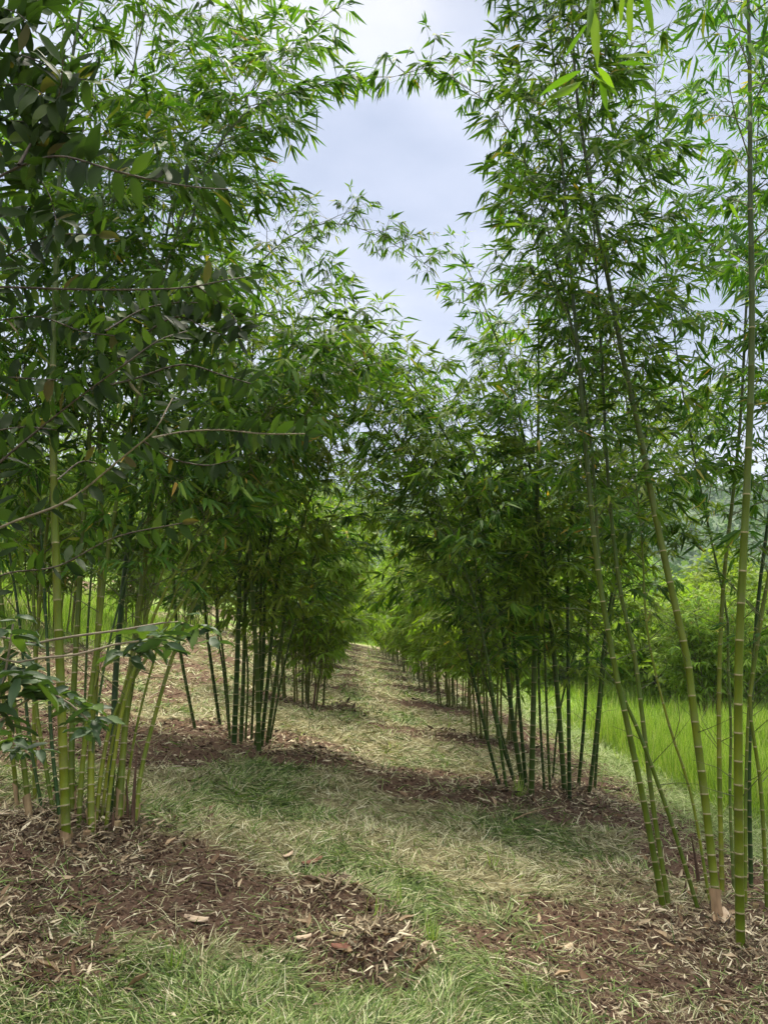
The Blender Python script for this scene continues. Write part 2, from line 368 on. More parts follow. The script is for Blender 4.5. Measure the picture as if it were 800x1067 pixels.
def bare(P, n, r, l=(.2, .6), h=(.8, 2.2)):
    S = arclen(P); segs = []
    for k in range(n):
        p = samp(P, S, r.uniform(*h)); a = r.uniform(0, 6.28)
        d = np.array((math.cos(a), math.sin(a), r.uniform(.2, 1.3))); d /= np.linalg.norm(d); L = r.uniform(*l)
        q = p + d * L * .5; e = q + nrm(d + r.normal(0, .3, 3)) * L * .5
        segs.append((np.array([p, q, e]), .004, .0012))
    return segs
def grow_foliage(P, t0, nb, blen, r, lscale=1., lod=0, twigstep=.085, droop=.55, bias=(0, 0), low_thin=True, mat='leaf', leafL=(.08, .21), extra=0, exh=(.8, 2.2)):
    S = arclen(P); Ltot = S[-1]
    segs = bare(P, extra, r, h=exh); cp = []; cd = []; ck = []; cs = []
    az = r.uniform(0, 6.28)
    for b in range(nb):
        t = t0 + (1 - t0) * ((b + r.uniform(0, 1)) / nb) ** .9
        p = samp(P, S, t * Ltot)
        tang = nrm(samp(P, S, min(t + .03, 1) * Ltot) - samp(P, S, (t - .03) * Ltot))
        az += 2.4 + r.normal(0, .4)
        l = blen * r.uniform(.55, 1.15) * (1 - .62 * max(0, (t - .35) / .65) ** 1.3)
        if low_thin and t < t0 + .12: l *= .6
        el = r.uniform(.25, .85)
        d = np.array((math.cos(az) * math.cos(el) + bias[0], math.sin(az) * math.cos(el) + bias[1], math.sin(el))) + tang * .25
        d /= np.linalg.norm(d)
        k = max(4, int(l / .14)); st = l / k; pts = [p]; ds = []
        for q in range(k):
            d = d + np.array((r.normal(0, .06), r.normal(0, .06), -.055 - .05 * q / k)) * (st / .14)
            d /= np.linalg.norm(d); p = p + d * st; pts.append(p); ds.append(d)
        segs.append((np.array(pts), .0055 if lod == 0 else .008, .0018))
        side = 1
        n = max(3, int(l / twigstep))
        for q in range(n):
            f = .18 + .82 * (q + r.uniform(0, .8)) / n; f = min(f, .999)
            ii = int(f * k); pp = pts[ii] + (pts[min(ii + 1, k)] - pts[ii]) * (f * k - ii); dd = ds[min(ii, k - 1)]
            side = -side
            lat = np.cross(dd, (0, 0, 1.)); lat /= (np.linalg.norm(lat) + 1e-6)
            td = dd * r.uniform(.3, 1) + lat * side * r.uniform(.4, 1.1) + np.array((0, 0, r.uniform(-.45, .5)))
            td /= np.linalg.norm(td)
            tl = r.uniform(.10, .36) * (1.15 - .4 * f)
            e = pp + td * tl + np.array((0, 0, -.06 * tl))
            if lod == 0: segs.append((np.array([pp, (pp + e) / 2 + (0, 0, .01), e]), .0022, .001))
            cp.append(e); cd.append(td); ck.append(r.integers(4, 11)); cs.append(r.uniform(.8, 1.1))
            if tl > .2:
                cp.append(pp + td * tl * .55); cd.append(td + lat * r.uniform(-1, 1)); ck.append(r.integers(2, 5)); cs.append(r.uniform(.7, 1))
        cp.append(pts[-1]); cd.append(ds[-1]); ck.append(7); cs.append(1.1)
    # culm tip
    cp.append(P[-1]); cd.append(P[-1] - P[-2]); ck.append(9); cs.append(1.1)
    cp = np.array(cp); cd = nrm(np.array(cd)); ck = np.array(ck); cs = np.array(cs)
    if lod: ck = np.maximum(3, (ck * .85).astype(int))
    idx = np.repeat(np.arange(len(cp)), ck); n = len(idx)
    j = np.arange(n) - np.repeat(np.cumsum(ck) - ck, ck)
    fr = (j / (ck[idx] - 1 + 1e-6)) * 2 - 1
    d = cd[idx]; lat = nrm(np.cross(d, np.tile((0, 0, 1.), (n, 1))) + r.normal(0, .35, (n, 3)))
    a = fr * (r.uniform(.55, 1.3, len(cp))[idx]) + r.normal(0, .22, n)
    dr = droop * np.clip(r.normal(1, .45, len(cp)), .0, 2.4)[idx]
    ld = d * np.cos(a)[:, None] + lat * np.sin(a)[:, None]; ld[:, 2] -= dr + r.normal(0, .15, n)
    L = r.uniform(leafL[0], leafL[1], n) * cs[idx] * lscale; W = L * r.uniform(.115, .165, n)
    pp = cp[idx] - d * (np.abs(fr) * .035)[:, None]
    lv, lt = emit(T_BAM if lod == 0 else T_DIA, pp, ld, L, W * (1 if lod == 0 else 1.25), jit=.55, r=r, bend=r.uniform(.4, 2.2, n))
    tv, tt = tubes(segs, 3)
    V, T, Mi = merge([(tv, tt, 0), (lv, lt, 1)])
    return tri_mesh('foliage', V, T, [M['twig'], M[mat]], Mi)

def sheath_mesh(P, r, h, rr):
    S = arclen(P); n = 7; ss = np.linspace(-.03, h, n); C = samp(P, S, np.clip(ss, 0, None)); C[:, 2] += np.minimum(ss, 0)
    ang = np.linspace(0, 2 * math.pi * .93, 12) + rr.uniform(0, 6)
    prof = np.interp(ss / h, [0, .3, .7, 1], [1.35, 1.3, 1.16, 1.5]) * r
    V = []
    for k in range(n):
        lift = (np.abs(np.linspace(-1, 1, 12)) ** 2) * h * .35 * (k / (n - 1))
        for q, a in enumerate(ang):
            w = prof[k] * (1 + rr.normal(0, .03))
            V.append((C[k, 0] + math.cos(a) * w, C[k, 1] + math.sin(a) * w, C[k, 2] - lift[q]))
    V = np.array(V); Q = []
    for k in range(n - 1):
        for q in range(11): Q.append((k * 12 + q, k * 12 + q + 1, (k + 1) * 12 + q + 1, (k + 1) * 12 + q))
    return tri_mesh('sheath', V, None, [M['sheath']], smooth=True, quads=np.array(Q))

def extend(P, length, arch, step=.3, grav=.05):
    """continue the last direction, bending outwards under the weight"""
    P = list(P); d = nrm(P[-1] - P[-2]); n = max(1, int(length / step))
    for k in range(n):
        d = d + np.array((arch[0], arch[1], -grav * (k / n) * 2)) ; d = nrm(d); P.append(P[-1] + d * step)
    return P

def add_culm(root, pix, r, depth=0., ext=2., arch=(0, 0), mats=('culm', 'culm_high'), fol=None, sheath=None, lod=0, twigs=0, rg=None, lowtw=(.8, 2.2)):
    rg = rg or rng
    b = ground_at(*pix[0]); b[2] -= .03
    pts = [b]; v0 = pix[0][1]
    for (u, v) in pix[1:]:
        pts.append(at(u, v, b[1] + depth * (v0 - v) / 500.))
    if len(pts) == 2: pts.insert(1, (pts[0] * .5 + pts[1] * .5))
    if ext > 0: pts = extend(pts, ext, arch)
    return build_culm(root, smooth_path(pts), r, mats, fol, sheath, lod, twigs, rg, lowtw)
def build_culm(root, P, r, mats, fol, sheath, lod, twigs, rg, lowtw=(.8, 2.2)):
    org = P[0].copy(); base = np.array(root.location)
    c = link('culm', culm_mesh(P - base, r, (M[mats[0]], M[mats[1]]), 9 if lod == 0 else 6), root)
    if fol: link('foliage', grow_foliage(P - base, r=rg, lod=lod, **{'extra': twigs, 'exh': lowtw, 'droop': rg.uniform(.35, .95), **fol, 'lscale': fol.get('lscale', 1.) * rg.uniform(.84, 1.14)}), c)
    if sheath: link('sheath', sheath_mesh(P - base, r, sheath, rg), c)
    return c
def dead_shoot(root, u, v, h, r, lean=(0, 0)):
    b = ground_at(u, v) - np.array(root.location); b[2] -= .03
    P = np.array([b, b + (lean[0] * .4, lean[1] * .4, h * .5), b + (lean[0], lean[1], h)])
    V, T = tubes([(smooth_path(P, .05), r, r * .18)], 8)
    return link('dead_shoot', tri_mesh('dead_shoot', V, T, [M['deadwood']], smooth=True), root)

def F(t0=.35, nb=30, blen=1.2, **k): return dict(t0=t0, nb=nb, blen=blen, **k)

GR = 'bamboo clumps planted in the row on the right of the path'
GL = 'bamboo clumps planted in the row on the left of the path'
def loc(x, y): return (x, y, gz(x, y))

# --- right row, nearest clump
c = empty('bamboo_clump', loc(2.3, 4.8), label='nearest bamboo clump on the right, tall yellow-green culms with pale rings leaning left', category='bamboo clump', group=GR)
add_culm(c, [(692, 952), (673, 850), (650, 740), (641, 700), (622, 590), (611, 480), (604, 390), (595, 290), (588, 200), (580, 90)], .021, .5, 1.5, (-.03, .02), fol=F(.33, 46, 1.15), sheath=None, twigs=4)
add_culm(c, [(697, 946), (680, 840), (668, 740), (660, 680), (645, 610), (634, 510), (628, 400), (622, 300), (615, 180), (608, 60)], .017, .9, 1.2, (0, .03), fol=F(.31, 42, 1.15), twigs=5)
add_culm(c, [(729, 952), (700, 860), (668, 770), (640, 700), (625, 600), (618, 490), (606, 390), (586, 300), (562, 210), (538, 150), (512, 112), (475, 84), (435, 76), (400, 82)], .0145, .8, 0, (0, .0), fol=F(.5, 40, .62, leafL=(.11, .19)), twigs=6)
add_culm(c, [(740, 943), (720, 830), (698, 760), (680, 690), (672, 640), (668, 560), (655, 440)], .011, 1.0, 1.2, (-.02, .03), fol=F(.42, 26, .9), twigs=4)
add_culm(c, [(748, 958), (735, 840), (722, 740), (716, 690), (696, 600), (681, 530), (666, 450), (650, 380), (635, 300), (621, 230), (611, 170), (602, 110), (597, 50), (592, -60)], .0275, .7, 1.4, (0, .02), fol=F(.38, 58, 1.3), sheath=.22, twigs=4)
add_culm(c, [(752, 933), (749, 800), (749, 700), (754, 600), (765, 500), (772, 420), (778, 300), (786, 180), (795, 50)], .018, .9, 1.0, (.03, .02), fol=F(.33, 44, 1.2), sheath=.16, twigs=6)
add_culm(c, [(764, 930), (760, 830), (761, 760), (758, 690), (757, 640), (740, 560), (722, 470), (705, 370), (690, 240), (684, 120)], .012, 1.5, 1.4, (-.02, .03), fol=F(.3, 42, 1.1), twigs=6)
add_culm(c, [(771, 990), (769, 850), (769, 700), (773, 600), (778, 500), (782, 400), (783, 300), (781, 200), (781, 100), (779, 0), (776, -90)], .0265, .1, 1.2, (.03, .03), fol=F(.5, 34, 1.0), sheath=None, twigs=5)
add_culm(c, [(782, 925), (780, 800), (784, 700), (790, 620), (800, 540), (812, 440), (825, 300), (830, 150)], .017, .6, 1.2, (.03, .02), fol=F(.32, 38, 1.15), twigs=6, mats=('culm_dark', 'culm_high'))
add_culm(c, [(799, 950), (792, 820), (781, 740), (786, 690), (806, 560), (826, 400), (850, 240)], .014, .5, 1.3, (.04, .0), fol=F(.34, 28, 1.1), twigs=5)
add_culm(c, [(776, 948), (777, 800), (783, 700), (800, 600), (840, 450)], .012, .9, 2.2, (.04, .04), fol=F(.3, 34, 1.15), twigs=6)
dead_shoot(c, 728, 922, .38, .018, (-.05, 0)); dead_shoot(c, 712, 938, .16, .016, (.02, 0))

def cut_stumps(root, spots):
    for (u, v, r, h) in spots:
        b = ground_at(u, v) - np.array(root.location); b[2] -= .03
        V, T = tubes([(np.array([b, b + (.01, 0, h * .5), b + (.015, .0, h), b + (.015, 0, h + .001)]), r, r * .97)], 9)
        n = len(V); V = np.vstack([V, [b + (.015, 0, h - .02)]]); T = np.vstack([T, [(n - 9 + k, n - 9 + (k + 1) % 9, n) for k in range(9)]])
        link('cut_stump', tri_mesh('cut_stump', V, T, [M['sheath']]), root)
cut_stumps(c, [(708, 952, .018, .07), (735, 968, .02, .05), (758, 968, .024, .08), (785, 950, .02, .07), (722, 935, .015, .09)])
# --- right row, second clump
c = empty('bamboo_clump', loc(2.2, 8.7), label='second clump in the right row, dark green stems before the bright grass', category='bamboo clump', group=GR)
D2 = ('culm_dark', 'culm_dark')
for k, (px, r, ar) in enumerate([
    ([(521, 820), (505, 760), (484, 665)], .018, (-.02, -.01)), ([(537, 817), (515, 745), (505, 650)], .019, (-.035, .0)),
    ([(545, 822), (533, 745), (522, 640)], .027, (-.05, -.02)), ([(553, 832), (555, 750), (558, 620)], .031, (-.01, -.03)),
    ([(548, 820), (541, 740), (533, 640)], .021, (-.03, .03)), ([(567, 825), (562, 740), (560, 640)], .015, (-.02, .02)),
    ([(573, 826), (570, 760), (566, 640)], .015, (.0, .03)), ([(588, 826), (581, 730), (572, 630)], .029, (-.02, -.02)),
    ([(593, 834), (592, 740), (591, 630)], .022, (.02, -.02)), ([(602, 820), (609, 740), (612, 660)], .021, (.03, .01)),
    ([(613, 829), (621, 760), (628, 680)], .021, (.04, .0)), ([(619, 823), (624, 750), (632, 670)], .018, (.05, .03)),
    ([(536, 812), (520, 755), (500, 690)], .013, (-.05, .03)), ([(528, 824), (520, 770), (508, 690)], .016, (-.04, .02)), ([(575, 815), (583, 740), (604, 660)], .013, (.03, .03))]):
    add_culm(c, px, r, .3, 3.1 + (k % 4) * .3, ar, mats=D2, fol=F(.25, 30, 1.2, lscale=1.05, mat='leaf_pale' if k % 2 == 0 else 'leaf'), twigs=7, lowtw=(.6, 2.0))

# --- left row, nearest clump
c = empty('bamboo_clump', loc(-1.75, 5.0), label='nearest bamboo clump on the left, yellow-green ringed culms with tan sheathed bases', category='bamboo clump', group=GL)
add_culm(c, [(70, 880), (66, 780), (63, 700), (60, 620), (57, 520), (55, 420), (58, 300), (62, 200), (70, 100), (86, 0), (100, -60)], .0265, .5, 1.0, (.03, 0), fol=F(.5, 26, 1.05), sheath=.12, twigs=4)
add_culm(c, [(32, 855), (23, 780), (15, 735), (3, 640), (-12, 500), (-25, 300)], .0165, .4, 1.5, (-.03, 0), fol=F(.38, 28, 1.1), sheath=.18, twigs=5)
add_culm(c, [(20, 845), (12, 775), (5, 735), (-8, 640), (-30, 500)], .0135, .3, 2.2, (-.04, .02), fol=F(.36, 22, 1.0), sheath=.2, twigs=5)
add_culm(c, [(57, 850), (45, 780), (38, 735), (36, 640), (30, 500), (26, 380)], .0125, 1.0, 2., (-.01, .03), fol=F(.4, 24, 1.1), twigs=5)
add_culm(c, [(76, 852), (75, 780), (78, 700), (84, 600), (90, 500), (98, 400), (112, 260), (130, 120), (150, 20)], .019, .9, 1.2, (.03, .01), fol=F(.4, 32, 1.2), sheath=.2, twigs=4)
add_culm(c, [(82, 865), (86, 800), (95, 720), (103, 660), (112, 580), (130, 480), (155, 360), (185, 240), (222, 160), (265, 110), (310, 95)], .016, .8, .3, (.05, .0), fol=F(.4, 40, 1.1), twigs=5)
add_culm(c, [(96, 872), (95, 800), (98, 740), (103, 650), (106, 560), (104, 460), (100, 340), (96, 200)], .0215, 1.2, 1.4, (.0, .02), fol=F(.4, 30, 1.15), sheath=.2, twigs=4)
add_culm(c, [(110, 865), (118, 800), (130, 730), (147, 680), (170, 620), (205, 560), (250, 480)], .013, .9, 1.2, (.03, .03), fol=F(.45, 20, .9, droop=.7), twigs=5)
add_culm(c, [(124, 862), (128, 790), (135, 710), (147, 620), (158, 520), (167, 420), (183, 300), (213, 190), (258, 100), (305, 45)], .0215, 1.3, .4, (.06, .0), fol=F(.42, 46, 1.2), sheath=.26, twigs=4, mats=('culm', 'culm_dark'))
add_culm(c, [(114, 852), (118, 780), (121, 700), (128, 620), (138, 530), (150, 430), (165, 300), (190, 160), (222, 50)], .0215, 1.6, 1.0, (.05, .02), fol=F(.42, 34, 1.2), twigs=4, mats=('culm_dark', 'culm_dark'))
add_culm(c, [(140, 860), (148, 800), (162, 745), (178, 690), (197, 640), (220, 595), (255, 520), (300, 430)], .0145, 1.5, 1.2, (.03, .03), fol=F(.5, 22, .9, droop=.75), sheath=.2, twigs=5)
add_culm(c, [(99, 862), (108, 790), (121, 740), (150, 690), (185, 635), (225, 570), (270, 500)], .0135, 1.0, 1.6, (.02, .05), fol=F(.5, 22, .9, droop=.7), twigs=4)
add_culm(c, [(37, 838), (36, 760), (38, 680), (46, 580), (60, 460), (70, 330)], .014, .9, 1.8, (.0, .04), fol=F(.4, 26, 1.1), twigs=5)
for k, (px, ex, ar) in enumerate([([(90, 862), (98, 770), (112, 680), (135, 590)], 1.6, (.05, .0)), ([(105, 858), (116, 780), (137, 690), (172, 590)], 1.6, (.05, .02)),
    ([(64, 862), (54, 770), (50, 680), (44, 570)], 2.2, (-.02, .02)), ([(128, 852), (142, 760), (166, 670), (196, 580)], 1.5, (.05, .03)),
    ([(46, 848), (30, 760), (22, 660), (8, 560)], 2.0, (-.04, .02)), ([(118, 846), (133, 750), (150, 650), (172, 560)], 1.6, (.03, .04)), ([(84, 842), (88, 750), (92, 650), (100, 540)], 2.4, (.01, .04))]):
    add_culm(c, px, .009 + .0015 * (k % 3), .9, ex, ar, mats=('culm' if k % 2 else 'culm_dark', 'culm_dark'), fol=F(.45, 18, .9), twigs=3)
cut_stumps(c, [(50, 872, .02, .07), (88, 876, .022, .08), (105, 878, .016, .05), (120, 868, .02, .09), (148, 866, .016, .06), (62, 862, .018, .1)])
dead_shoot(c, 138, 862, .52, .017, (.02, .0)); dead_shoot(c, 134, 858, .3, .013, (-.02, 0)); dead_shoot(c, 118, 866, .14, .02, (0, 0))

# --- left row, thin clump between first and second
c = empty('bamboo_clump', loc(-1.75, 8.6), label='sparse bamboo clump of three leaning stems standing behind the nearest left clump', category='bamboo clump', group=GL)
for px, r, dp, ex, ar, fo in [
    ([(204, 760), (190, 690), (183, 635), (180, 540), (186, 430), (200, 330)], .019, 0, 2.0, (.06, .0), F(.42, 34, 1.2)),
    ([(230, 758), (220, 690), (214, 635), (212, 540), (220, 430), (236, 330), (262, 285), (300, 248), (345, 232), (395, 246), (450, 280)], .020, 0, 0, (.05, .0), F(.42, 48, .85)),
    ([(239, 765), (233, 700), (226, 640), (232, 520), (255, 420), (290, 360)], .012, .3, 1.2, (.03, .02), F(.42, 26, 1.1))]:
    add_culm(c, px, r, dp, ex, ar, mats=D2, fol=fo, twigs=8)

# --- left row, second clump
c = empty('bamboo_clump', loc(-1.2, 9.3), label='second full bamboo clump in the left row, tight bundle of dark green stems', category='bamboo clump', group=GL)
for k, (px, r, ar) in enumerate([
    ([(244, 776), (247, 700), (250, 600)], .030, (-.01, -.02)), ([(251, 774), (254, 700), (256, 610)], .024, (.03, .02)),
    ([(270, 784), (268, 700), (262, 600)], .027, (.02, -.04)), ([(278, 776), (290, 690), (303, 600)], .023, (.05, -.02)),
    ([(272, 780), (281, 690), (287, 620)], .022, (.05, .0)), ([(262, 773), (265, 700), (268, 610)], .015, (.03, .03)),
    ([(266, 780), (274, 700), (276, 610)], .022, (.06, -.03)), ([(281, 772), (297, 690), (315, 620)], .013, (.05, .02)),
    ([(256, 772), (258, 690), (246, 610)], .013, (-.04, .02)), ([(240, 770), (235, 700), (222, 610)], .014, (-.06, .0)),
    ([(268, 776), (271, 700), (272, 620)], .02, (.02, .06))]):
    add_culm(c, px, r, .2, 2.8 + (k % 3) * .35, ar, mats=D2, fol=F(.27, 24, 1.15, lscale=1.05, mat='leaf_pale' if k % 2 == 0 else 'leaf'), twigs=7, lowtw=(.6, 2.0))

# --- prototypes for the rest
def auto_clump(x, y, n, h, spread, seed, mats, label, group, lod=1, rad=(.011, .019), fmat='leaf', t0=.18, blen=1.1, nb=28, inward=0., base_r=.4, name='bamboo_clump', ls=1.3):
    rg = np.random.default_rng(seed)
    root = empty(name, loc(x, y), label=label, category='bamboo clump', group=group)
    for k in range(n):
        a = 2 * math.pi * (k / n) + rg.uniform(-.4, .4); rr = base_r * math.sqrt(rg.uniform(.1, 1))
        bx, by = x + rr * math.cos(a), y + rr * math.sin(a)
        b = np.array((bx, by, gz(bx, by) - .04)); hh = h * rg.uniform(.72, 1.08)
        lean = np.array((math.cos(a), math.sin(a))) * spread * rg.uniform(.3, 1.1) + (inward, 0)
        pts = [b]
        for t in (.15, .3, .45, .6, .75, .88, 1.):
            o = lean * (t * .45 + .55 * t ** 2.4) + rg.normal(0, .02, 2)
            pts.append(b + np.array((o[0], o[1], hh * (t - .13 * t ** 4))))
        build_culm(root, smooth_path(pts, .15), rg.uniform(*rad), mats, F(t0, nb, blen * rg.uniform(.8, 1.15), mat=fmat, lscale=ls, twigstep=.10, droop=.7), None, lod, 4, rg)
    return root
def copy_tree(o, parent=None):
    c = o.copy(); COL.objects.link(c)
    if parent is not None: c.parent = parent
    for ch in list(o.children): copy_tree(ch, c)
    return c
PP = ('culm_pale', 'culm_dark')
ordn = ['first', 'second', 'third', 'fourth', 'fifth', 'sixth', 'seventh', 'eighth', 'ninth', 'tenth', 'eleventh', 'twelfth', 'thirteenth', 'fourteenth', 'fifteenth', 'sixteenth', 'seventeenth', 'eighteenth', 'nineteenth']
protos = []
rowspec = [(x, y, 'right', GR, i + 2) for i, (x, y) in enumerate(ROW_R[2:])] + [(x, y, 'left', GL, i + 2) for i, (x, y) in enumerate(ROW_L[2:])]
rr_ = random.Random(3)
pi_ = 0
for (x, y, sd, G, k) in rowspec:
    lab = '%s clump from the camera in the %s row, thin pale stems under arching foliage' % (ordn[k], sd)
    if y > 28: lab = '%s clump from the camera in the %s row, small with distance' % (ordn[k], sd)
    if len(protos) < 4:
        hh = [5.4, 5.1, 4.6, 4.4][len(protos)]
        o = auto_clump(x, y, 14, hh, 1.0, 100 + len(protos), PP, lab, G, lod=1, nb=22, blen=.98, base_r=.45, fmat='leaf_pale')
        protos.append(o)
    else:
        o = copy_tree(protos[pi_ % 4]); pi_ += 1
        o.location = loc(x, y); o.rotation_euler = (0, 0, rr_.uniform(0, 6.28)); s = rr_.uniform(.88, 1.06); o.scale = (s, s, s * rr_.uniform(.92, 1.04))
        o['label'] = lab; o['group'] = G
# rows further up and down the slope
GB = 'bamboo clumps of the next row up the left bank'
for k, (x, y) in enumerate([(-5.6, 9.5), (-5.3, 13.8), (-5.2, 18.2), (-5.0, 23), (-5.0, 28), (-9.8, 17), (-10, 25)]):
    o = copy_tree(protos[k % 4]); o.location = loc(x, y); o.rotation_euler = (0, 0, 1.3 * k); o.scale = (.95,) * 3
    o['group'] = GB
    o['label'] = ('%s bamboo clump in the row up the bank behind the left row' % ordn[k]) if k < 5 else ('%s bamboo clump of the farthest row up the left bank' % ('nearer' if k == 5 else 'farther'))
GE = 'bamboo clumps closing the far end of the path'
for k, (x, y) in enumerate([(-.9, 54), (.9, 56), (-2.8, 57), (2.6, 60)]):
    o = copy_tree(protos[(k + 2) % 4]); o.location = loc(x, y); o.rotation_euler = (0, 0, 1.9 * k + .4); o.scale = (1.15, 1.15, .8)
    o['group'] = GE; o['label'] = 'small clump closing the far end of the path, %s' % ['left of centre', 'right of centre', 'outermost on the left', 'outermost on the right'][k]
GD = 'bamboo clumps standing in the field down the right slope'
for k, (x, y) in enumerate([(7.4, 16.2), (9.5, 19), (13.5, 24), (8.5, 27), (18, 30), (12, 35)]):
    o = copy_tree(protos[(k + 1) % 4]); o.location = loc(x, y); o.rotation_euler = (0, 0, 2.1 * k + 1); o.scale = (.85, .85, .7)
    o['group'] = GD; o['label'] = '%s bamboo clump standing in the green field beyond the right row' % ordn[k]

# overhead spray hanging in from a clump just beside the camera
c = empty('bamboo_clump', loc(2.6, 1.0), label='clump beside the camera whose large close leaves hang in at the top edge', category='bamboo clump', group=GR)
rg = np.random.default_rng(77)
for k, (dx, dy) in enumerate([(.1, .0), (.5, -.4), (.3, .3)]):
    b = np.array((2.6 + dx, 1.0 + dy, gz(2.6 + dx, 1 + dy) - .03))
    pts = [b, b + (0, 0, 1.5), b + (.1 * k, -.1 * k, 3), b + (.3 * k, -.2 * k - .1, 4.5)]
    if k == 0: pts = [b, b + (-.05, .0, 1.5), b + (-.35, .25, 2.8), at(700, -190, 2.0), at(648, -110, 2.1)]
    P = smooth_path(pts)
    cc = link('culm', culm_mesh(P - np.array(c.location), .022, (M['culm'], M['culm_high'])), c)
    if k: link('foliage', grow_foliage(P - np.array(c.location), .6, 14, .8, rg, bias=(.6, -.5)), cc)
    else:
        tip = P[-1]; o_ = np.array(c.location)
        A = [tip, at(632, -40, 2.1), at(624, 10, 2.1), at(622, 40, 2.1), at(619, 62, 2.1)]
        B2 = [at(640, -80, 2.1), at(662, -45, 2.05), at(680, -18, 2.05), at(688, -4, 2.05)]
        sv, st = tubes([(smooth_path(np.array(A), .05) - o_, .003, .0012), (smooth_path(np.array(B2), .05) - o_, .003, .0012)], 5)
        lp = []; ldr = []; ll = []; ww = []
        def lf(u0, v0, u1, v1, w):
            a_ = at(u0, v0, 2.1); b_ = at(u1, v1, 2.1 + rg.uniform(-.03, .03)); lp.append(a_ - o_); ldr.append(b_ - a_); ll.append(np.linalg.norm(b_ - a_)); ww.append(w)
        for q in [(606, 73, 560, 99, .024), (606, 84, 568, 106, .03), (622, 84, 645, 100, .02), (612, 76, 645, 96, .026), (642, 60, 682, 56, .022), (644, 66, 672, 66, .02), (612, 25, 585, 62, .018), (616, 5, 623, 70, .028), (618, -20, 612, 45, .02),
                  (650, -10, 645, 28, .024), (660, -15, 653, 48, .03), (668, -20, 682, 40, .018), (688, -4, 705, 2, .03), (720, -20, 712, 18, .018), (622, 70, 640, 92, .02), (626, 78, 632, 118, .02), (612, 95, 606, 120, .016)]: lf(*q)
        lv, lt = emit(T_BROAD, np.array(lp), np.array(ldr), np.array(ll), np.array(ww), jit=.5, r=rg, bend=rg.uniform(.2, .7, len(lp)))
        V, T, Mi = merge([(sv, st, 0), (lv, lt, 1)])
        link('foliage', tri_mesh('foliage', V, T, [M['twig'], M['leaf_close']], Mi), cc)

# dead stake and stumps standing alone
def stake(u, v, h, r, lean, label, name='dead_stump', mat='deadwood', cat='stump'):
    b = ground_at(u, v); P = np.array([(0, 0, -.04), (lean[0] * .5, lean[1] * .5, h * .5), (lean[0], lean[1], h)])
    V, T = tubes([(smooth_path(P, .04), r, r * .7)], 8)
    # ragged top
    o = link(name, tri_mesh(name, V, T, [M[mat]], smooth=True), label=label, category=cat); o.location = b
    return o
stake(326, 740, .42, .022, (.05, 0), 'short dark brown dead culm standing alone at the path edge on the left')

